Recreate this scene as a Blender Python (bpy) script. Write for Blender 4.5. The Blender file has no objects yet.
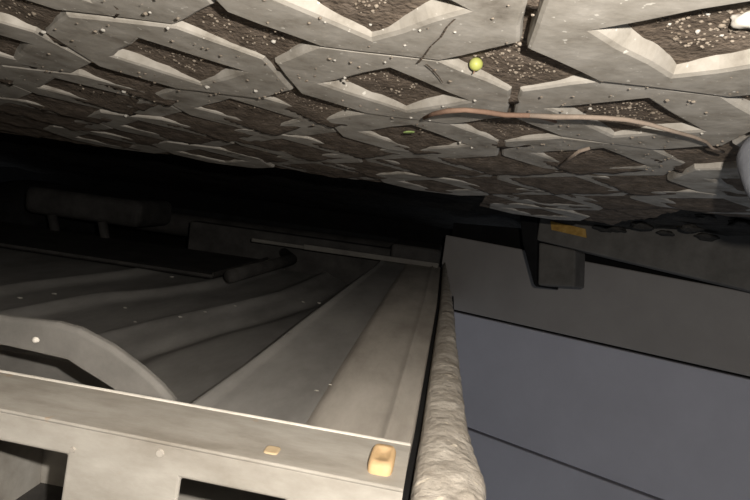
import bpy, bmesh, math, random
from mathutils import Vector, Matrix, noise
random.seed(7)
S = bpy.context.scene
COL = S.collection

# ------------------------------------------------------------------ frames
F_PX = 600.0
CAM = Vector((0, 0, 0.10))                     # the phone rests upside down on the paving
RG = Matrix(((-0.983587508504339, -0.1411764780754288, 0.1123602027073852),
             (0.1082272258213097, 0.03664463295671675, 0.9934505717278996),
             (-0.14436925124572048, 0.9893060056997963, -0.020764064656626408)))
# the car stands nose-down on its slope: car axes expressed in world axes
RCAR = Matrix(((1, 0, -0.003), (0.0003, 0.9937, 0.1118), (0.003, -0.1118, 0.9937)))


def ray(px, py):
    return RG @ Vector((px - 375, py - 250, F_PX))


def gpt(px, py, z=0.0):
    "point of the ground plane (height z) seen at a pixel"
    r = ray(px, py)
    return CAM + r * ((z - CAM.z) / r.z)


def car(v):
    "car coordinates (x across, y along, z up, metres) to world"
    return RCAR @ Vector(v) + CAM


# ------------------------------------------------------------------ helpers
def link(o, parent=None):
    COL.objects.link(o)
    if parent:
        o.parent = parent
    return o


def mesh_obj(name, bm, mats, parent=None, smooth=False, bevel=0.0, segs=2, angle=30):
    me = bpy.data.meshes.new(name)
    bmesh.ops.recalc_face_normals(bm, faces=bm.faces)
    if parent is not None:
        base, q = Vector((0, 0, 0)), parent
        while q is not None:
            base, q = base + q.location, q.parent
        bm.transform(Matrix.Translation(-base))
    bm.to_mesh(me)
    bm.free()
    for m in (mats if isinstance(mats, (list, tuple)) else [mats]):
        me.materials.append(m)
    if smooth:
        for p in me.polygons:
            p.use_smooth = True
    o = bpy.data.objects.new(name, me)
    link(o, parent)
    if bevel:
        b = o.modifiers.new('bevel', 'BEVEL')
        b.width = bevel
        b.segments = segs
        b.limit_method = 'ANGLE'
        b.angle_limit = math.radians(angle)
    return o


def tag(o, label=None, cat=None, group=None, kind=None):
    if label: o['label'] = label
    if cat: o['category'] = cat
    if group: o['group'] = group
    if kind: o['kind'] = kind
    return o


def recenter(o):
    "move a top-level mesh's origin to its base"
    vs = o.data.vertices
    c = Vector((sum(v.co.x for v in vs) / len(vs), sum(v.co.y for v in vs) / len(vs), min(v.co.z for v in vs)))
    o.data.transform(Matrix.Translation(-c))
    o.location = o.location + c
    return o


def add_prism(bm, poly_a, poly_b, mat=0):
    "two matching loops of points joined into a closed solid"
    a = [bm.verts.new(p) for p in poly_a]
    b = [bm.verts.new(p) for p in poly_b]
    n = len(a)
    fs = [bm.faces.new(a), bm.faces.new(b[::-1])]
    for i in range(n):
        fs.append(bm.faces.new((a[i], b[i], b[(i + 1) % n], a[(i + 1) % n])))
    for f in fs: f.material_index = mat
    return a + b


def add_box(bm, x0, x1, y0, y1, z0, z1, T=lambda v: Vector(v), mat=0):
    return add_prism(bm, [T((x0, y0, z0)), T((x1, y0, z0)), T((x1, y1, z0)), T((x0, y1, z0))],
                     [T((x0, y0, z1)), T((x1, y0, z1)), T((x1, y1, z1)), T((x0, y1, z1))], mat)


def add_tube(bm, pts, radii, n=10, mat=0):
    pts = [Vector(p) for p in pts]
    rings = []
    for i, p in enumerate(pts):
        t = (pts[min(i + 1, len(pts) - 1)] - pts[max(i - 1, 0)]).normalized()
        u = t.cross(Vector((0, 0, 1)))
        if u.length < 1e-4: u = t.cross(Vector((1, 0, 0)))
        u.normalize()
        w = t.cross(u)
        r = radii[i] if isinstance(radii, (list, tuple)) else radii
        rings.append([bm.verts.new(p + (u * math.cos(2 * math.pi * k / n) + w * math.sin(2 * math.pi * k / n)) * r) for k in range(n)])
    for i in range(len(rings) - 1):
        for k in range(n):
            f = bm.faces.new((rings[i][k], rings[i][(k + 1) % n], rings[i + 1][(k + 1) % n], rings[i + 1][k]))
            f.material_index = mat
    for f in (bm.faces.new(rings[0][::-1]), bm.faces.new(rings[-1])):
        f.material_index = mat


def add_lump(bm, c, r, sc=(1, 1, 1), seed=0.0, sub=2, amp=0.25):
    g = bmesh.ops.create_icosphere(bm, subdivisions=sub, radius=1)
    c = Vector(c)
    for v in g['verts']:
        k = 1 + amp * noise.noise(v.co * 1.4 + Vector((seed * 3.1, seed, -seed)))
        v.co = Vector((v.co.x * sc[0], v.co.y * sc[1], v.co.z * sc[2])) * r * k + c
    return g['verts']


def loft(bm, rows, closed=False, mat=0):
    vs = [[bm.verts.new(p) for p in r] for r in rows]
    n = len(rows[0])
    for i in range(len(vs) - 1):
        for k in range(n if closed else n - 1):
            f = bm.faces.new((vs[i][k], vs[i][(k + 1) % n], vs[i + 1][(k + 1) % n], vs[i + 1][k]))
            f.material_index = mat
    return vs


def interp(tab, y):
    if y <= tab[0][0]: return tab[0][1]
    for (a, va), (b, vb) in zip(tab, tab[1:]):
        if y <= b:
            return va + (vb - va) * (y - a) / (b - a)
    return tab[-1][1]


# ------------------------------------------------------------------ materials
def material(name, cols, scale=30, rough=0.85, bump=0.3, bump_scale=None, dist=0.002, fine=None, spec=0.2, speck=None, stretch=None, metallic=0.0):
    """cols: list of (position, rgb) on a noise ramp; speck = (rgb, scale, threshold) adds small bits of another colour"""
    m = bpy.data.materials.new(name)
    m.use_nodes = True
    nt = m.node_tree
    N, L = nt.nodes, nt.links
    b = N['Principled BSDF']
    b.inputs['Roughness'].default_value = rough
    b.inputs['Specular IOR Level'].default_value = spec
    b.inputs['Metallic'].default_value = metallic
    tc = N.new('ShaderNodeTexCoord')
    vec = tc.outputs['Object']
    if stretch:
        mp = N.new('ShaderNodeMapping')
        mp.inputs['Scale'].default_value = stretch
        L.new(vec, mp.inputs['Vector'])
        vec = mp.outputs['Vector']
    n1 = N.new('ShaderNodeTexNoise')
    n1.inputs['Scale'].default_value = scale
    n1.inputs['Detail'].default_value = 8
    n1.inputs['Roughness'].default_value = 0.65
    L.new(vec, n1.inputs['Vector'])
    cr = N.new('ShaderNodeValToRGB')
    el = cr.color_ramp.elements
    el[0].position, el[0].color = cols[0][0], (*cols[0][1], 1)
    el[1].position, el[1].color = cols[-1][0], (*cols[-1][1], 1)
    for p, c in cols[1:-1]:
        e = el.new(p)
        e.color = (*c, 1)
    L.new(n1.outputs['Fac'], cr.inputs['Fac'])
    out = cr.outputs['Color']
    if speck:
        rgb, sc, th = speck
        n3 = N.new('ShaderNodeTexNoise')
        n3.inputs['Scale'].default_value = sc
        n3.inputs['Detail'].default_value = 2
        L.new(tc.outputs['Object'], n3.inputs['Vector'])
        r3 = N.new('ShaderNodeValToRGB')
        r3.color_ramp.elements[0].position = th
        r3.color_ramp.elements[1].position = th + 0.04
        L.new(n3.outputs['Fac'], r3.inputs['Fac'])
        mx = N.new('ShaderNodeMix')
        mx.data_type = 'RGBA'
        L.new(r3.outputs['Color'], mx.inputs[0])
        L.new(out, mx.inputs[6])
        mx.inputs[7].default_value = (*rgb, 1)
        out = mx.outputs[2]
    L.new(out, b.inputs['Base Color'])
    n2 = N.new('ShaderNodeTexNoise')
    n2.inputs['Scale'].default_value = bump_scale or scale * 5
    n2.inputs['Detail'].default_value = 6
    L.new(vec, n2.inputs['Vector'])
    bp = N.new('ShaderNodeBump')
    bp.inputs['Strength'].default_value = bump
    bp.inputs['Distance'].default_value = dist
    L.new(n2.outputs['Fac'], bp.inputs['Height'])
    L.new(bp.outputs['Normal'], b.inputs['Normal'])
    return m


M = {}
M['concrete'] = material('concrete', [(0.28, (.18, .158, .13)), (0.45, (.33, .302, .26)), (0.6, (.41, .38, .335)), (0.75, (.53, .495, .445))], 38, .9, .22, 110, .0018,
                         speck=((.62, .59, .53), 260, .69))
M['soil'] = material('soil', [(0.3, (.07, .053, .039)), (0.5, (.125, .098, .075)), (0.75, (.20, .16, .128))], 90, 1, .6, 350, .003,
                     speck=((.34, .29, .24), 300, .74))
M['crumb'] = material('crumb', [(0.3, (.12, .095, .07)), (0.7, (.34, .29, .235))], 60, 1, .5, 300, .002)
M['pebble'] = material('pebble', [(0.3, (.36, .335, .295)), (0.7, (.54, .51, .46))], 40, .7, .3, 200, .001)
M['berry'] = material('berry', [(0.3, (.36, .385, .075)), (0.7, (.44, .455, .16))], 40, .45, .1, 300, .0005, spec=.4)
M['bark'] = material('bark', [(0.3, (.17, .105, .075)), (0.7, (.27, .175, .125))], 50, .8, .4, 300, .001)
M['dry_bark'] = material('dry_bark', [(0.3, (.22, .172, .135)), (0.7, (.36, .29, .235))], 50, .8, .4, 300, .001)
M['stone'] = material('stone', [(0.3, (.14, .145, .16)), (0.7, (.22, .225, .25))], 30, .8, .3, 150, .002)
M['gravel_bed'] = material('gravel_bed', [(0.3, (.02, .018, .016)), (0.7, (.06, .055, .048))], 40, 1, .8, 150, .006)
M['steel'] = material('dusty_steel', [(0.3, (.24, .215, .18)), (0.5, (.385, .36, .32)), (0.72, (.54, .515, .47))], 18, .7, .25, 160, .0012,
                      spec=.3, stretch=(.45, 1, 1), speck=((.36, .29, .22), 75, .70))
M['rail'] = material('rail_paint', [(0.3, (.30, .27, .235)), (0.5, (.40, .365, .32)), (0.72, (.50, .46, .41))], 26, .75, .35, 200, .0012, spec=.3, stretch=(1, .3, 1))
M['sealant'] = material('sealant', [(0.3, (.25, .22, .18)), (0.5, (.40, .36, .31)), (0.72, (.58, .535, .47))], 45, .85, .6, 160, .003,
                        speck=((.62, .56, .47), 120, .66))
M['pan'] = material('undercoat', [(0.3, (.16, .152, .142)), (0.5, (.25, .24, .225)), (0.72, (.35, .335, .312))], 10, .75, .3, 150, .0015, spec=.25, stretch=(1, .35, 1))
M['arch'] = material('arch_steel', [(0.3, (.11, .105, .096)), (0.7, (.195, .184, .169))], 20, .75, .3, 150, .001, spec=.3)
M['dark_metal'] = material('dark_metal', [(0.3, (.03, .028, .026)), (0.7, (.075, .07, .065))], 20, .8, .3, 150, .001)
M['bar'] = material('bar_steel', [(0.3, (.12, .11, .10)), (0.7, (.18, .17, .15))], 20, .8, .3, 150, .001)
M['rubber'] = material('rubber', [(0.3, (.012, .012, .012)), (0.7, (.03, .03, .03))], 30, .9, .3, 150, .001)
M['plug'] = material('plug', [(0.3, (.50, .33, .16)), (0.7, (.66, .46, .26))], 60, .7, .3, 250, .001)
M['faint_plug'] = material('faint_plug', [(0.3, (.46, .34, .20)), (0.7, (.56, .44, .29))], 60, .7, .3, 250, .001)
M['mud'] = material('mud', [(0.3, (.50, .47, .41)), (0.7, (.72, .68, .62))], 60, 1, .4, 300, .001)
M['board_blue'] = material('board_blue', [(0.3, (.50, .485, .525)), (0.7, (.57, .555, .60))], 5, .75, .15, 90, .0015)
M['board_taupe'] = material('board_taupe', [(0.3, (.30, .275, .255)), (0.7, (.37, .34, .315))], 5, .8, .15, 90, .0015)
M['kerb'] = material('kerb', [(0.3, (.10, .092, .082)), (0.7, (.17, .158, .142))], 20, .9, .4, 130, .002)
M['black'] = material('black_seam_and_shade', [(0.3, (.006, .006, .006)), (0.7, (.014, .013, .013))], 20, .9, .2, 130, .001)  # seams, the sky blocker and the modelled shadow wedge
M['amber'] = material('amber', [(0.3, (.30, .17, .05)), (0.5, (.45, .27, .07)), (0.7, (.55, .36, .14))], 60, .4, .1, 130, .001)
M['leaf'] = material('leaf', [(0.3, (.18, .26, .08)), (0.7, (.30, .38, .14))], 60, .7, .1, 130, .001)

# ------------------------------------------------------------------ ground: paver lattice
LA = Vector((0.133630, -0.005536, 0))          # one paver across
LB = Vector((-0.006190, 0.119730, 0))          # one paver along
LC = Vector((0.046592, 0.226782, 0))


def lat(i, j, z=0.0):
    p = LC + LA * i + LB * j
    return Vector((p.x, p.y, z))


def past_edge(p):
    "the paved area ends along this line; dark gravel lies beyond"
    return p.y > 0.66 and p.x < -0.252 + (p.y - 0.6) * 0.10


bm = bmesh.new()
DEPTH = 0.014
for j in range(-4, 13):
    for i in range(-11, 12):
        c = lat(i, j)
        if past_edge(c) and i < -1:
            continue
        if j > 4 and not (i in (-1, -2) and j <= 5):
            continue
        rnd = random.Random(i * 131 + j * 17)
        dz = {(-1, 0): .0015, (0, 0): 0, (-1, 1): -.001}.get((i, j), rnd.uniform(-.0026, .0014))
        tx, ty = rnd.uniform(-.018, .018), rnd.uniform(-.018, .018)
        jit = lambda a=.012: rnd.uniform(-a, a)

        def P(u, v, z):
            q = lat(i + u, j + v)
            return Vector((q.x, q.y, z + dz + tx * u * .1 + ty * v * .1))
        g, cc, hole = .488, .225, .315
        out = [(g, -cc), (g, cc), (cc, g), (-cc, g), (-g, cc), (-g, -cc), (-cc, -g), (cc, -g)]
        out = [(u + jit(), v + jit()) for u, v in out]
        out = [(max(-.496, min(.496, u)), max(-.496, min(.496, v))) for u, v in out]
        inn = [(hole, 0), (0, hole), (-hole, 0), (0, -hole)]
        inn = [(u + jit(.02), v + jit(.02)) for u, v in inn]
        # extra points along both loops so the worn edges wander
        def worn(loop, amp):
            r = []
            for k in range(len(loop)):
                a, b = loop[k], loop[(k + 1) % len(loop)]
                for t in (0, .33, .67):
                    w = 0 if t == 0 else rnd.uniform(-amp, amp)
                    d = (b[1] - a[1], a[0] - b[0])
                    l = math.hypot(*d) or 1
                    r.append((a[0] + (b[0] - a[0]) * t + d[0] / l * w, a[1] + (b[1] - a[1]) * t + d[1] / l * w))
            return r
        if abs(i) < 4 and j < 5:
            out, inn = worn(out, .006), worn(inn, .008)
        else:
            out, inn = worn(out, 0), worn(inn, 0)
        # outer loop 24 pts, inner loop 12 pts: double the inner one
        inn2 = []
        for k in range(12):
            a, b = inn[k], inn[(k + 1) % 12]
            inn2 += [a, ((a[0] + b[0]) / 2, (a[1] + b[1]) / 2)]
        # rotate the outer loop so that both start towards +u
        out = out[2:] + out[:2]
        shr = lambda pts, f: [(u * f, v * f) for u, v in pts]
        sc = [.955, .985, 1, 1]
        rows = [
            [P(u, v, -DEPTH - .012) for u, v in shr(inn2, .80)],
            [P(u, v, -DEPTH) for u, v in shr(inn2, .83)],
            [P(u, v, -.0035) for u, v in shr(inn2, .96)],
            [P(u, v, -.0009) for u, v in shr(inn2, 1.01)],
            [P(u, v, 0) for u, v in shr(inn2, 1.09)],
            [P(u, v, 0) for u, v in shr(out, .965)],
            [P(u, v, -.0010) for u, v in shr(out, .988)],
            [P(u, v, -.0035) for u, v in shr(out, .999)],
            [P(u, v, -DEPTH - .012) for u, v in shr(out, .985)],
        ]
        loft(bm, rows, closed=True)
for crack in ([(455, 19, 2.2), (447, 27, 1.6), (441, 37, 2.0), (431, 46, 1.5), (424, 56, 1.8), (418, 63, 2.6)], [(426, 64, 2.4), (433, 70, 1.8), (439, 77, 1.4), (443, 83, .6)]):
    La, Lb = [], []
    for px, py, w in crack:
        La.append(gpt(px - w * .55, py, .0006)); Lb.append(gpt(px + w * .55, py, .0006))
    for k in range(len(crack) - 1):
        q = [bm.verts.new(p) for p in (La[k], Lb[k], Lb[k + 1], La[k + 1])]
        f = bm.faces.new(q); f.material_index = 1
ground = mesh_obj('ground', bm, [M['concrete'], M['soil']])
tag(ground, 'grey concrete grass pavers with diamond shaped cells', 'paving', kind='structure')

def soil_z(x, y):
    d = Vector((x, y, 0)) - LC
    det = LA.x * LB.y - LA.y * LB.x
    v = (LA.x * d.y - LA.y * d.x) / det
    u = (d.x * LB.y - d.y * LB.x) / det
    a = abs(u - round(u)) + abs(v - round(v))
    dv = v - round(v) if a < .5 else v - math.floor(v) - .5
    return -.0070 + .0056 * max(0, min(1, (y - .40) / .15)) + .012 * dv * (1 - .6 * max(0, min(1, (y - .40) / .2))) + .0020 * noise.noise(Vector((x * 25, y * 25, 1))) + .0011 * noise.noise(Vector((x * 90, y * 90, 4)))


# soil in the cells (height field just under the paver tops)
bm = bmesh.new()
nx, ny = 380, 300
X0, X1, Y0, Y1 = -.62, .95, .10, 1.35
gv = []
for b in range(ny + 1):
    row = []
    for a in range(nx + 1):
        x, y = X0 + (X1 - X0) * a / nx, Y0 + (Y1 - Y0) * b / ny
        z = soil_z(x, y)
        row.append(bm.verts.new((x, y, z)))
    gv.append(row)
for b in range(ny):
    for a in range(nx):
        x, y = X0 + (X1 - X0) * (a + .5) / nx, Y0 + (Y1 - Y0) * (b + .5) / ny
        if not past_edge(Vector((x, y, 0))) and y < (.75 if x > -.04 else .87):
            bm.faces.new((gv[b][a], gv[b][a + 1], gv[b + 1][a + 1], gv[b + 1][a]))
bmesh.ops.delete(bm, geom=[v for v in bm.verts if not v.link_faces], context='VERTS')
# crumbs of soil and grit in the cells and on the pavers: nobody could count them
rnd = random.Random(3)
for k in range(2600):
    i, j = rnd.choice([(0, 0), (-1, 0), (-.5, .5), (.5, .5), (0, 1), (-1, 1), (1, 0), (1, 1), (-.5, -.5), (-.5, 1.5), (.5, 1.5), (-1.5, .5), (-1, 0), (0, 0), (-.5, .5), (1.5, .5)])
    u, v = rnd.uniform(-.2, .2), rnd.uniform(-.2, .2)
    if abs(u) + abs(v) > .2: continue
    p = lat(i + u, j + v, 0)
    p.z = soil_z(p.x, p.y)
    r = rnd.uniform(.0003, .0010) * (1.6 if rnd.random() < .1 else 1)
    for v in add_lump(bm, p, r, (1, 1, .8), k * .37, 1, .5):
        for f in v.link_faces: f.material_index = 1
soil = mesh_obj('soil', bm, [M['soil'], M['crumb']], smooth=True)
tag(soil, 'dark brown soil filling the diamond cells of the pavers', 'soil', kind='stuff')

# base earth under everything and the darker gravel past the paving
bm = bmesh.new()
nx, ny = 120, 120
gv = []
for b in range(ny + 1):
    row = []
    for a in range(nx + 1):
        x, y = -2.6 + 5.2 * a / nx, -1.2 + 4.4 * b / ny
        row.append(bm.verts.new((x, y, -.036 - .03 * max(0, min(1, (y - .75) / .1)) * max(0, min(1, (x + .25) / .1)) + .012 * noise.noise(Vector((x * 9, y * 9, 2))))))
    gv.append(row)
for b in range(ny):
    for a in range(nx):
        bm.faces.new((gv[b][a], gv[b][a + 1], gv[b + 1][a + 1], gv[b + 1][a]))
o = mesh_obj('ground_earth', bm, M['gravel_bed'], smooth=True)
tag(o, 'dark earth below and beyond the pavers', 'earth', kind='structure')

def in_cell(p):
    "is this ground point inside a soil cell?"
    d = p - LC
    det = LA.x * LB.y - LA.y * LB.x
    u = (d.x * LB.y - d.y * LB.x) / det
    v = (LA.x * d.y - LA.y * d.x) / det
    a = abs(u - round(u)) + abs(v - round(v))
    b = abs(u - math.floor(u) - .5) + abs(v - math.floor(v) - .5)
    return a < .30 or b < .27


# fine grit on the pavers: nobody could count it
bm = bmesh.new()
for k in range(450):
    p = lat(rnd.uniform(-2.2, 2.5), rnd.uniform(-.4, 2.0), .0006)
    if in_cell(p): continue
    add_lump(bm, p, rnd.uniform(.0003, .0010), (1.2, 1, .7), k * .51, 1, .5)
o = mesh_obj('grit', bm, M['crumb'])
tag(o, 'fine grit scattered over the paver tops', 'grit', kind='stuff')

# pebbles, one by one
PEB = [(205, 28, 4.2), (226, 41, 3.0), (274, 37, 3.4), (209, 76, 4.0), (137, 53, 3.2), (44, 31, 3.2), (103, 29, 3.2), (256, 90, 3.0),
       (168, 27, 2.8), (125, 84, 2.6), (126, 115, 2.6), (566, 52, 3.0), (577, 49, 2.4), (480, 76, 2.0), (475, 100, 2.6), (411, 117, 2.4),
       (430, 120, 2.0), (560, 60, 2.0), (345, 77, 2.4), (590, 108, 2.4), (372, 15, 2.4), (325, 22, 2.2), (690, 8, 3.6), (698, 27, 3.4),
       (708, 13, 2.6), (670, 22, 2.4), (722, 33, 2.6), (640, 12, 2.6), (688, 128, 2.2), (702, 133, 2.2), (443, 106, 2.2), (212, 110, 2.0),
       (460, 142, 2.2), (472, 147, 2.0), (385, 62, 2.0), (335, 60, 2.0), (150, 12, 2.4), (405, 45, 2.2), (420, 30, 2.2), (455, 32, 2.0)]
bm0 = None
peb_meshes = []
for k in range(5):
    bm = bmesh.new()
    add_lump(bm, (0, 0, 0), 1, (1.15, .95, .75), k * 2.3, 2, .5)
    zmin = min(v.co.z for v in bm.verts)
    bm.transform(Matrix.Translation((0, 0, -zmin)))
    me = bpy.data.meshes.new('pebble')
    bm.to_mesh(me); bm.free()
    me.materials.append(M['pebble'])
    for p in me.polygons: p.use_smooth = True
    peb_meshes.append(me)


for k, (px, py, s) in enumerate(PEB):
    p = gpt(px, py)
    soilbed = in_cell(p)
    if soilbed:
        p = gpt(px, py, -.0075)
    z = soil_z(p.x, p.y) - .0004 if soilbed else -.0003
    o = bpy.data.objects.new('pebble', peb_meshes[k % 5])
    link(o)
    d = (p - CAM).length
    r = s * d / F_PX * .62
    o.location = (p.x, p.y, z)
    o.scale = (r, r, r)
    o.rotation_euler = (0, 0, k * 1.7)
    if soilbed:
        tag(o, 'small pale pebble lying on the soil in a paver cell', 'pebble', 'pale pebbles in the paver cells')
    else:
        tag(o, 'small pale pebble lying on the grey paver concrete', 'pebble', 'pale pebbles on the paving')
bm = bmesh.new()
add_lump(bm, gpt(749, 21, -.006), .0050, (1.2, .9, .6), 4.4, 3, .5)
o = recenter(mesh_obj('pebble', bm, M['pebble'], smooth=True))
o.location.z = soil_z(o.location.x, o.location.y) - .001
tag(o, 'largest whitish pebble, in the corner cell next to the broad smooth paver', 'pebble')

# yellow-green berry in the cell with the twig beside it
bm = bmesh.new()
p = gpt(476, 64, -.003)
p = gpt(476, 64, soil_z(p.x, p.y) + .003)
g = bmesh.ops.create_uvsphere(bm, u_segments=24, v_segments=16, radius=.0034)
for v in g['verts']:
    v.co = Vector((v.co.x, v.co.y, v.co.z * .95)) + Vector((p.x, p.y, soil_z(p.x, p.y) + .0031))
o = recenter(mesh_obj('berry', bm, M['berry'], smooth=True))
bm = bmesh.new()
add_tube(bm, [o.location + Vector((.0002, .0004, .0064)), o.location + Vector((.0006, .0010, .0078))], [.0004, .0003], 6)
mesh_obj('stalk', bm, M['bark'], o)
tag(o, 'small round yellow green berry lying on brown soil between pavers', 'berry')

# twig lying across the pavers
root = bpy.data.objects.new('twig', None)
TW = [(424, 118, .004), (433, 114, .006), (447, 111, .007), (465, 110, .007), (485, 112, .006), (505, 115, .005), (530, 115.5, .005), (555, 117, .005),
      (580, 117, .006), (605, 118, .006), (628, 120, .006), (648, 124, .006), (672, 131, .005), (694, 137, .004), (706, 142, .003), (712, 148, .0025), (724, 152, .002)]
pts = [gpt(x, y, z) for x, y, z in TW]
root.location = (pts[8].x, pts[8].y, 0)
link(root)
tag(root, 'thin reddish brown dry twig lying across the pavers', 'twig')
rad = [.0011, .0014, .0016, .0014, .0015, .0015, .0014, .0016, .0014, .0013, .0013, .0012, .0011, .0010, .0009, .0008, .0006]
bm = bmesh.new()
add_tube(bm, pts[:7], rad[:7], 10)
tag(mesh_obj('thick_end', bm, M['bark'], root, smooth=True), 'reddish brown thick end')
bm = bmesh.new()
add_tube(bm, pts[6:], rad[6:], 10)
tag(mesh_obj('thin_end', bm, M['dry_bark'], root, smooth=True), 'pale tan thinner end')
bm = bmesh.new()
add_tube(bm, [gpt(536, 116, .005), gpt(546, 118.5, .004), gpt(556, 122, .002)], [.0013, .0011, .0008], 8)
mesh_obj('side_shoot', bm, M['bark'], root, smooth=True)
bm = bmesh.new()
add_tube(bm, [gpt(590, 148, .002), gpt(580, 151, .004), gpt(570, 158, .003), gpt(560, 165, .0015)], [.0012, .0014, .0012, .0009], 8)
o = recenter(mesh_obj('stem', bm, M['dry_bark'], smooth=True))
tag(o, 'short pale dry stem on the pavers just beyond the twig', 'stem')
# a leaf scrap
bm = bmesh.new()
p = gpt(409, 132, .001)
add_prism(bm, [p + Vector((x * .004, y * .004, .0006 * (1 + x))) for x, y in ((-1, 0), (-.4, -.5), (.5, -.4), (1, 0), (.4, .5), (-.5, .45))],
          [p + Vector((x * .004, y * .004, .0010 + .0006 * (1 + x))) for x, y in ((-1, 0), (-.4, -.5), (.5, -.4), (1, 0), (.4, .5), (-.5, .45))])
o = recenter(mesh_obj('leaf_scrap', bm, M['leaf']))
o.location.z = 0.0
tag(o, 'tiny green scrap of leaf in a dim paver cell', 'leaf')

# rounded grey stone at the right
bm = bmesh.new()
add_lump(bm, (0, 0, 0), 1, (1, 1, 1), 1.7, 4, .22)
for v in bm.verts:
    v.co = Vector((v.co.x * .040, v.co.y * .036, max(v.co.z, -.75) * .027 + .0202))
o = mesh_obj('stone', bm, M['stone'], smooth=True)
o.location = (-.1885, .325, 0)
tag(o, 'rounded pale blue grey stone at the tip of the twig', 'stone')

# ------------------------------------------------------------------ car underside
LOC = Vector((0.45, 0.85, 0))
carroot = bpy.data.objects.new('car', None)
carroot.location = LOC
link(carroot)
tag(carroot, 'dusty grey car underside with cross member, sill and dark floor above the pavers', 'car')


def cbox(bm, *a, mat=0):
    return add_box(bm, *a, T=car, mat=mat)


# cross member: pressed sheet channel, two cut-outs in its near face
def yn(x): return .2615 + .029 * x          # near crease
def yf(x): return .3122 + .008 * x          # far lip
bm = bmesh.new()
xs = [.003, .056, .1085, .168, .252, .50, .80]
zs = [.130, .1452, .190, .262]
TH = .003
holes = {(1, 1), (3, 1), (5, 1)}
verts = {}


def V(key, co):
    if key not in verts: verts[key] = bm.verts.new(car(co))
    return verts[key]


def lean(z): return -(z - .13) * .10
for a in range(len(xs) - 1):
    for b in range(3):
        if (a, b) in holes: continue
        for s in (0, 1):
            q = [V(('n', i, k, s), (xs[i], yn(xs[i]) + lean(zs[k]) + s * TH, zs[k] if k else .130 + s * TH)) for i, k in ((a, b), (a + 1, b), (a + 1, b + 1), (a, b + 1))]
            bm.faces.new(q if s == 0 else q[::-1])
for (a, b) in holes:
    ring = [(a, b), (a + 1, b), (a + 1, b + 1), (a, b + 1)]
    for k in range(4):
        i0, i1 = ring[k], ring[(k + 1) % 4]
        bm.faces.new((V(('n', *i0, 0), 0), V(('n', *i1, 0), 0), V(('n', *i1, 1), 0), V(('n', *i0, 1), 0)))
for a in range(len(xs) - 1):                   # underside
    for s in (0, 1):
        A, B = V(('n', a, 0, s), 0), V(('n', a + 1, 0, s), 0)
        Cc = V(('f', a + 1, s), (xs[a + 1], yf(xs[a + 1]), .1295 + s * TH))
        D = V(('f', a, s), (xs[a], yf(xs[a]), .1295 + s * TH))
        bm.faces.new((A, B, Cc, D))
    bm.faces.new((V(('f', a, 0), 0), V(('f', a + 1, 0), 0), V(('f', a + 1, 1), 0), V(('f', a, 1), 0)))
cross = mesh_obj('cross_member', bm, M['steel'], carroot, bevel=.0016, segs=3)
tag(cross, 'pale dusty steel cross member with cut outs')
bm = bmesh.new()
cbox(bm, .003, .80, .385, .389, .165, .27)
cbox(bm, .003, .80, .255, .389, .26, .263)
cbox(bm, .262, .265, .27, .385, .165, .26)
mesh_obj('back_plate', bm, M['steel'], cross, bevel=.001)
bm = bmesh.new()
add_tube(bm, [car((x, yf(x), .1300)) for x in (.003, .1, .2, .3, .5, .8)], .0014, 8)
tag(mesh_obj('lip', bm, M['mud'], cross, smooth=True), 'bright rolled edge')
# low pressed line along the crease
bm = bmesh.new()
add_tube(bm, [car((x, yn(x) + .0005, .1302)) for x in (.003, .1, .2, .3, .5, .8)], .0011, 8)
mesh_obj('crease_bead', bm, M['steel'], cross, smooth=True)
# plugs in the underside
def plug(x, y, w, l, h):
    bm = bmesh.new()
    n = 20
    rows = []
    for (f, z) in ((1.0, .1305), (1.0, .1295 - h * .6), (.86, .1295 - h), (.55, .1295 - h * 1.02), (.5, .1295 - h * .92), (.02, .1295 - h * .92)):
        ring = []
        for k in range(n):
            t = 2 * math.pi * k / n
            cx, sx = math.cos(t), math.sin(t)
            e = .45
            ring.append(car((x + math.copysign(abs(cx) ** e, cx) * w * f, y + math.copysign(abs(sx) ** e, sx) * l * f, z)))
        rows.append(ring)
    loft(bm, rows, closed=True)
    o = mesh_obj('plug', bm, M['plug'] if h > .001 else M['faint_plug'], cross, smooth=True)
    return o
tag(plug(.0155, .2850, .0062, .0135, .0045), 'orange plug near the end of the cross member')
tag(plug(.0690, .2770, .0036, .0042, .0003), 'small faint orange plug')
# small dimples / bolt heads on the near face
for (x, z, r) in ((.1202, .1352, .0022), (.165, .142, .0016),):
    bm = bmesh.new()
    c = Vector((x, yn(x) + lean(z) - .0004, z))
    ring0 = [car(c + Vector((math.cos(t) * r, .001, math.sin(t) * r))) for t in [k * math.pi / 6 for k in range(12)]]
    ring1 = [car(c + Vector((math.cos(t) * r * .8, -.0004, math.sin(t) * r * .8))) for t in [k * math.pi / 6 for k in range(12)]]
    add_prism(bm, ring0, ring1)
    mesh_obj('rivet', bm, M['rail'], cross)

# arched bracket behind the cross member, hanging a little lower, with a slot
top = [(.33, .104), (.30, .0985), (.270, .0970), (.2441, .0972), (.2133, .0958), (.1997, .0972), (.1792, .1040), (.1604, .1136), (.1477, .1218), (.1393, .1290), (.136, .140), (.136, .16)]
slot = [(.33, .128), (.30, .1175), (.270, .1145), (.2428, .1142), (.2250, .1150), (.2042, .1162), (.1958, .1200), (.1857, .1240), (.1757, .1283), (.170, .133), (.166, .142), (.166, .16)]
bm = bmesh.new()
Y = .315
rows = []
for (tx, tz), (sx, sz) in zip(top, slot):
    bx, bz = tx + .0012, tz + .001
    rows.append([car((sx, Y, sz)), car((tx + (sx - tx) * .12, Y, tz + (sz - tz) * .12)), car((tx, Y + .002, tz)), car((tx, Y + .006, tz)),
                 car((tx, Y + .007, tz + .002)), car((sx, Y + .005, sz + .001)), car((sx, Y + .0025, sz))])
loft(bm, rows, closed=True)
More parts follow.
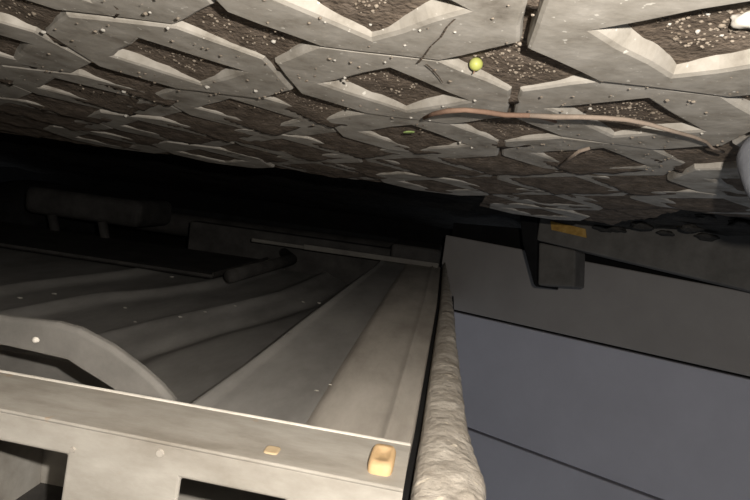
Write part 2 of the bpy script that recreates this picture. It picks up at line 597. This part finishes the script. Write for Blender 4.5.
arch = mesh_obj('arch_bracket', bm, M['arch'], carroot, smooth=False, bevel=.0008)
tag(arch, 'arched grey bracket with a black slot')
bm = bmesh.new()
cbox(bm, .212, .45, .405, .408, .150, .215)
mesh_obj('inner_plate', bm, M['arch'], arch, bevel=.001)
bm = bmesh.new()
add_lump(bm, car((.2245, Y - .0005, .1075)), .0022, (1, .6, .8), 2, 2, .3)
tag(mesh_obj('bolt', bm, M['mud'], arch, smooth=True), 'small bright bolt')

# sill rail
SEAM = [(.25, .0015), (.30, .0010), (.3528, -.0001), (.4637, -.0009), (.8175, -.0035), (1.25, -.001)]
LEFT = [(.30, .0664), (.3129, .0669), (.52, .0705), (1.014, .0758), (1.30, .0765)]
bm = bmesh.new()
rows = []
ys = [.305 + .985 * (k / 60) ** 1.5 for k in range(61)]
for y in ys:
    s, l = interp(SEAM, y) + .0022, interp(LEFT, y)
    w = (l - s)
    prof = [(l + .006, .165), (l + .004, .150), (l + .0015, .144), (l - .001, .1395), (l - .006, .1365), (l - .010, .1347), (s + w * .60, .1345), (s + w * .33, .1345), (s + w * .27, .1342),
            (s + w * .245, .1322), (s + w * .215, .1320), (s + w * .19, .1342), (s + w * .12, .1345), (s + .0025, .1338), (s + .0006, .1345), (s, .137), (s, .205)]
    rows.append([car((x, y, z)) for x, z in prof])
loft(bm, rows)
rail = mesh_obj('sill_rail', bm, M['rail'], carroot, smooth=True)
tag(rail, 'brownish grey straight sill rail')
# sealant-lumpy outer flange
OUT = [(.15, -.036), (.22, -.0362), (.268, -.0366), (.2935, -.0366), (.3231, -.0340), (.345, -.0320), (.3674, -.0303), (.4519, -.0278), (.5661, -.0264), (.7558, -.0242), (.99, -.0196), (1.25, -.0120), (1.34, -.009)]
bm = bmesh.new()
rows = []
ys = [.14 + 1.2 * (k / 230) ** 1.35 for k in range(231)]
for y in ys:
    s, o_ = interp(SEAM, y) - .0018, interp(OUT, y)
    w = s - o_
    prof = [(0, .205), (0, .140), (.01, .1350), (.05, .1318), (.14, .1296), (.28, .1283), (.42, .1278), (.56, .1280), (.68, .1285), (.80, .1295), (.90, .1312), (.96, .1335), (.99, .1370), (1.0, .1420), (.99, .16), (.96, .20)]
    row = []
    fine = []
    for (t0, z0), (t1, z1) in zip(prof, prof[1:]):
        fine += [(t0 + (t1 - t0) * q / 3, z0 + (z1 - z0) * q / 3) for q in range(3)]
    for k, (t, z) in enumerate(fine + [prof[-1]]):
        x = s - t * w
        q = Vector((x * 60, y * 60, z * 60))
        n = noise.noise(q * .8) * .0012 + noise.noise(q * 2.2) * .0010 + noise.noise(q * 6) * .0003
        f = 0 if t == 0 else min(1, t * 3)
        row.append(car((x - n * f * .7 * (t > .5), y, z - n * f)))
    rows.append(row)
loft(bm, rows)
flange = mesh_obj('sill_flange', bm, M['sealant'], carroot, smooth=True)
tag(flange, 'lumpy pale sealed flange along the sill edge')
# outer sill panel going up (hides the sky from under the car)
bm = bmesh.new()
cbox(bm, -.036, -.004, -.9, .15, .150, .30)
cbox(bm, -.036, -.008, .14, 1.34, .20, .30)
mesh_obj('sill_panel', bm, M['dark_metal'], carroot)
# seam filler, dark, deep in the gap
bm = bmesh.new()
rows = []
for k in range(41):
    y = .14 + 1.2 * k / 40
    s = interp(SEAM, y)
    rows.append([car((s - .004, y, .141)), car((s + .004, y, .141))])
loft(bm, rows)
tag(mesh_obj('seam', bm, M['black'], carroot), 'black seam')

# floor pan with pressed ribs
R1 = [(.45, .235), (.5625, .2541), (.75, .262), (1.0, .245), (1.3, .235)]
CURVES = [([(.40, .36), (.52, .368), (.6118, .3636), (.75, .338), (.8779, .3026), (1.02, .275), (1.3, .262)], .014, .010),
          ([(.45, .515), (.6506, .4997), (.8014, .4775), (.8831, .4439), (1.0, .41), (1.3, .385)], .016, .011),
          ([(.45, .60), (.65, .606), (.8, .60), (1.0, .56), (1.3, .53)], .016, .010),
          ]


def pan_z(x, y):
    z = .2
    for tab, w, h in CURVES:
        d = (x - interp(tab, y)) / w
        z -= h * math.exp(-d * d)
    d = (x - (interp(CURVES[0][0], y) - .055)) / .02
    z += .010 * math.exp(-d * d)
    xr = interp([(.35, .1380), (.50, .1365), (1.02, .1325), (1.35, .1310)], y)
    k = max(0.0, min(1.0, (x - xr) / .012))
    z = .1405 + (z - .1405) * (k * k * (3 - 2 * k))
    d = (x - xr + .004) / .004
    z -= .0035 * math.exp(-d * d)
    z += .0018 * noise.noise(Vector((x * 9, y * 5, 0)))
    return z


bm = bmesh.new()
nx, ny = 260, 140
gv = []
for b in range(ny + 1):
    y = .312 + 1.048 * b / ny
    gv.append([bm.verts.new(car((.0655 + 1.25 * (a / nx) ** 1.5, y, pan_z(.0655 + 1.25 * (a / nx) ** 1.5, y)))) for a in range(nx + 1)])
for b in range(ny):
    for a in range(nx):
        if b / ny * 1.048 + .312 < .41 and .0655 + 1.25 * (a / nx) ** 1.5 > .155: continue
        bm.faces.new((gv[b][a], gv[b][a + 1], gv[b + 1][a + 1], gv[b + 1][a]))
bmesh.ops.delete(bm, geom=[v for v in bm.verts if not v.link_faces], context='VERTS')
tag(mesh_obj('floor_pan', bm, M['pan'], carroot, smooth=True), 'dark grey ribbed floor pan')
# rest of the floor: above the camera, and closing the top
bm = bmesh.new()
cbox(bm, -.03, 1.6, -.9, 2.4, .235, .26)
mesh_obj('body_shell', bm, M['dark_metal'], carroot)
# heat shield with a step
bm = bmesh.new()
cbox(bm, .402, 1.20, 1.03, 1.36, .183, .187)
cbox(bm, .402, .405, 1.03, 1.36, .175, .187)
cbox(bm, .402, 1.20, 1.03, 1.034, .179, .187)
mesh_obj('heat_shield', bm, M['dark_metal'], carroot, bevel=.001)
# cross bar at the end of the rail
bm = bmesh.new()
cbox(bm, .006, .300, 1.268, 1.282, .1245, .136)
cbox(bm, .30, .42, 1.275, 1.285, .128, .136)
mesh_obj('cross_bar', bm, M['bar'], carroot, bevel=.002)
bm = bmesh.new()
cbox(bm, .005, .115, 1.32, 1.50, .100, .20)
mesh_obj('mounting_block', bm, M['dark_metal'], carroot, bevel=.008, segs=3)
bm = bmesh.new()
cbox(bm, .12, .62, 1.40, 1.44, .12, .235)
mesh_obj('rear_panel', bm, M['dark_metal'], carroot, bevel=.004)
# silencer box, hangers and axle in the dark
bm = bmesh.new()
cbox(bm, .72, 1.02, 1.34, 1.52, .085, .150)
sil = mesh_obj('silencer', bm, M['dark_metal'], carroot, bevel=.018, segs=4)
for x in (.80, .93):
    bm = bmesh.new()
    add_tube(bm, [car((x, 1.36, .235)), car((x, 1.345, .19)), car((x + .01, 1.34, .145))], .011, 10)
    mesh_obj('hanger', bm, M['dark_metal'], carroot, smooth=True)
bm = bmesh.new()
add_tube(bm, [car((x, 1.66 + .02 * math.sin(x * 6), .155)) for x in (.1, .3, .5, .7, .9, 1.1)], .032, 16)
mesh_obj('axle', bm, M['dark_metal'], carroot, smooth=True)
bm = bmesh.new()
add_tube(bm, [car((.5 - .002 * k, 1.52, .175 + .0 * k)) for k in range(2)] + [car((.40, 1.45, .165)), car((.33, 1.30, .165)), car((.36, 1.0, .172))], .012, 12)
mesh_obj('exhaust_pipe', bm, M['dark_metal'], carroot, smooth=True)


def wheel(cx, cy, w=.19, r=.30):
    prof = [(-w * .35, r * .55), (-w * .5, r * .66), (-w * .5, r * .90), (-w * .42, r * .975), (-w * .2, r), (0, r), (w * .2, r), (w * .42, r * .975), (w * .5, r * .90), (w * .5, r * .66), (w * .35, r * .55)]
    bm = bmesh.new()
    n = 56
    loft(bm, [[Vector((cx + x, cy + q * math.cos(2 * math.pi * k / n), r - .0 + q * math.sin(2 * math.pi * k / n))) for x, q in prof] for k in range(n + 1)])
    bmesh.ops.remove_doubles(bm, verts=bm.verts, dist=1e-5)
    t = mesh_obj('tyre', bm, M['rubber'], carroot, smooth=True)
    bm = bmesh.new()
    rim = [(w * .36, r * .56), (w * .30, r * .50), (-w * .1, r * .48), (-w * .1, r * .2), (-w * .25, r * .18), (-w * .25, .001)]
    loft(bm, [[Vector((cx + x, cy + q * math.cos(2 * math.pi * k / n), r + q * math.sin(2 * math.pi * k / n))) for x, q in rim] for k in range(n + 1)])
    bmesh.ops.remove_doubles(bm, verts=bm.verts, dist=1e-5)
    mesh_obj('rim', bm, M['dark_metal'], t, smooth=True)


wheel(1.22, 1.72)
# added skirts keep sky light out at far end and side, just above ground
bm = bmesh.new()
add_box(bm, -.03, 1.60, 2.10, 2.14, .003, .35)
tag(mesh_obj('end_blocker', bm, M['rubber'], carroot, bevel=.006), 'added black panel shutting sky light out at the far end')
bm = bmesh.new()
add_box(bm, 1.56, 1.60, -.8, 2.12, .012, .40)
mesh_obj('side_blocker', bm, M['rubber'], carroot, bevel=.006)
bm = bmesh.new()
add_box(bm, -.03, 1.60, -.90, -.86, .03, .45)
mesh_obj('end_blocker', bm, M['rubber'], carroot, bevel=.006)  # added unseen panel, shuts out sky light behind the camera

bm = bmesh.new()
add_box(bm, -.05, 2.4, 2.20, 2.26, -.12, .7)  # added panel, hides the strip of sky past the far end
tag(mesh_obj('sky_blocker', bm, M['black']), 'added black panel blocking the sky beyond the car', 'wall', kind='structure')

# dried mud flecks stuck on the underside
FL = [(278, 381, .1955, 4.5), (325, 337, .1955, 3), (303, 302, .196, 2.4), (319, 303, .196, 2.6), (54, 294, .2, 3), (190, 272, .19, 3), (172, 277, .19, 2.6), (125, 308, .2, 2.4), (180, 317, .2, 2.8),
      (235, 306, .2, 2.0), (317, 391, .137, 2.6), (330, 385, .137, 2.0), (205, 312, .2, 2.2), (135, 322, .2, 2.0), (20, 298, .2, 3.2)]
RCT = RCAR.transposed()
for k, (px, py, z, s) in enumerate(FL):
    r = RCT @ ray(px, py)
    c = r * (z / r.z)
    if c.x > .07:
        for _ in range(6):
            c = c * ((.5 + .5 * pan_z(c.x, c.y) / c.z))
    bm = bmesh.new()
    add_lump(bm, car((c.x, c.y, c.z - .0003)), s * c.length / F_PX * .6, (1.3, .9, .35), k * 1.9, 2, .6)
    tag(mesh_obj('mud_fleck', bm, M['mud'], carroot), 'pale fleck of dried mud')

# ------------------------------------------------------------------ boarded wall beyond the sill
WD = Vector((0.8367, 0.5477, 0)).normalized()   # along the wall, away to the far side
WN = Vector((WD.y, -WD.x, 0))                   # its face, towards the car
P0 = gpt(540, 226, -.025)
W0 = P0 - WN * .20


def wpt(px, py, base):
    r = ray(px, py)
    t = (base - CAM).dot(WN) / r.dot(WN)
    p = CAM + r * t
    return ((p - base).dot(WD), p.z)


def on(base, s, z, d=0.0):
    p = base + WD * s + WN * d
    return Vector((p.x, p.y, z))


def line(base, pa, pb):
    (sa, za), (sb, zb) = wpt(*pa, base), wpt(*pb, base)
    return lambda s: za + (zb - za) * (s - sa) / (sb - sa)


foot = line(W0, (452, 235), (750, 291))
seam1 = line(W0, (460, 312), (750, 378))
seam2 = line(W0, (480, 433), (660, 500))
SA, SB = wpt(449, 300, W0)[0] + .04, -2.6
top3 = lambda s: seam2(s) + .55


def board(bm, lo, hi, mat):
    a = [on(W0, s, f(s) + e, 0) for s, f, e in ((SA, lo, .0027), (SB, lo, .0027), (SB, hi, -.0027), (SA, hi, -.0027))]
    b = [on(W0, s, f(s) + e, -.03) for s, f, e in ((SA, lo, .0027), (SB, lo, .0027), (SB, hi, -.0027), (SA, hi, -.0027))]
    add_prism(bm, a, b, mat)


bm = bmesh.new()
board(bm, foot, seam1, 1)
board(bm, seam1, seam2, 0)
board(bm, seam2, top3, 0)
wall = mesh_obj('wall_right', bm, [M['board_blue'], M['board_taupe']], bevel=.0025)
tag(wall, 'blue grey boarded wall with dark seams', 'wall', kind='structure')
bm = bmesh.new()
add_prism(bm, [on(W0, SA, -.04, -.031), on(W0, SB, -.04, -.031), on(W0, SB, top3(SB), -.031), on(W0, SA, top3(SA), -.031)],
          [on(W0, SA, -.04, -.07), on(W0, SB, -.04, -.07), on(W0, SB, top3(SB), -.07), on(W0, SA, top3(SA), -.07)])
tag(mesh_obj('wall_right_backing', bm, M['black']), 'black backing behind the wall seams', 'wall', kind='structure')
# kerb strip at the wall's foot, starting beside the black shadow wedge
kt = line(P0, (540, 241), (750, 291))
sK = wpt(537, 235, P0)[0]
bm = bmesh.new()
sE = -1.4
add_prism(bm, [on(P0, sK, -.045, 0), on(P0, sE, -.045, 0), on(P0, sE, kt(sE), 0), on(P0, sK, kt(sK), 0)],
          [on(P0, sK, -.045, -.165), on(P0, sE, -.045, -.165), on(P0, sE, kt(sE), -.165), on(P0, sK, kt(sK), -.165)])
tag(mesh_obj('trim_1', bm, M['kerb'], bevel=.004), 'dark kerb strip along the foot of the wall', 'kerb', kind='structure')
# block standing on the kerb
c = [wpt(x, y, P0) for x, y in ((538, 242), (575, 250), (574, 287), (537, 285))]
bm = bmesh.new()
add_prism(bm, [on(P0, s, z, -.003) for s, z in c], [on(P0, s, z, -.06) for s, z in c])
o = mesh_obj('block', bm, M['kerb'], bevel=.004)
o = recenter(o)
tag(o, 'grey brown block on the kerb below the amber reflector', 'block')
# black wedge left of it, a solid modelled for the block's cast shadow
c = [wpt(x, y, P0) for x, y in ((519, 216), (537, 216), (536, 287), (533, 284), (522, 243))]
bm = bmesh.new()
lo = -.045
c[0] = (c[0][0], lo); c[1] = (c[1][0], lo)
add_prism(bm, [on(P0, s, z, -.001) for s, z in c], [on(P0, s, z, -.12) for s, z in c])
o = recenter(mesh_obj('bracket', bm, M['black'], bevel=.003))  # no real bracket: solid standing in for the block's cast shadow
tag(o, 'black tapering wedge of modelled shadow between the grey wall and the kerb block', 'bracket')
# amber reflector
c = [wpt(x, y, P0) for x, y in ((551, 221), (586, 229), (587, 238), (552, 230))]
bm = bmesh.new()
add_prism(bm, [on(P0, s, z, .004) for s, z in c], [on(P0, s, z, 0) for s, z in c])
o = recenter(mesh_obj('reflector', bm, M['amber'], bevel=.001))
tag(o, 'small amber reflector strip on the dark kerb', 'reflector')
# stones in the dark gravel strip before the kerb
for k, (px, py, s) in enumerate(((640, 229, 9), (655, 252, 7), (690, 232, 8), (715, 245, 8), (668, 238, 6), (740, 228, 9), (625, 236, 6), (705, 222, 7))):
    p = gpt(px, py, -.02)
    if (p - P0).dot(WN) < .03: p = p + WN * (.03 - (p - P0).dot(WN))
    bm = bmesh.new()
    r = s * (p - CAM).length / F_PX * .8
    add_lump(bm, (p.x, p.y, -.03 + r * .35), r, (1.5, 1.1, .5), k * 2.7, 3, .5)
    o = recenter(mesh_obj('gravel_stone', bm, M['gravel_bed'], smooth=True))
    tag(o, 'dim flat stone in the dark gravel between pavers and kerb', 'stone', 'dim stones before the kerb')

# ------------------------------------------------------------------ camera, light, world
cd = bpy.data.cameras.new('camera')
cam = bpy.data.objects.new('camera', cd)
cd.sensor_width = 36
cd.lens = F_PX / 750 * 36
cd.clip_start = .005
Mx = Matrix(((RG[0][0], -RG[0][1], -RG[0][2]), (RG[1][0], -RG[1][1], -RG[1][2]), (RG[2][0], -RG[2][1], -RG[2][2])))
cam.matrix_world = Matrix.Translation(CAM) @ Mx.to_4x4()
link(cam)
S.camera = cam

ld = bpy.data.lights.new('phone_flash', 'POINT')
ld.energy = 7.4
ld.color = (1.0, .94, .86)
ld.shadow_soft_size = .003
lo_ = bpy.data.objects.new('phone_flash', ld)
lo_.location = CAM + Vector((-.030, -.002, -.026))
link(lo_)

w = bpy.data.worlds.new('dusk')
S.world = w
w.use_nodes = True
w.node_tree.nodes['Background'].inputs['Color'].default_value = (.78, .87, 1.0, 1)
w.node_tree.nodes['Background'].inputs['Strength'].default_value = .145

S.view_settings.view_transform = 'Standard'
S.view_settings.look = 'None'
S.view_settings.gamma = 1
S.view_settings.exposure = 0.27
S.view_settings.use_curve_mapping = False
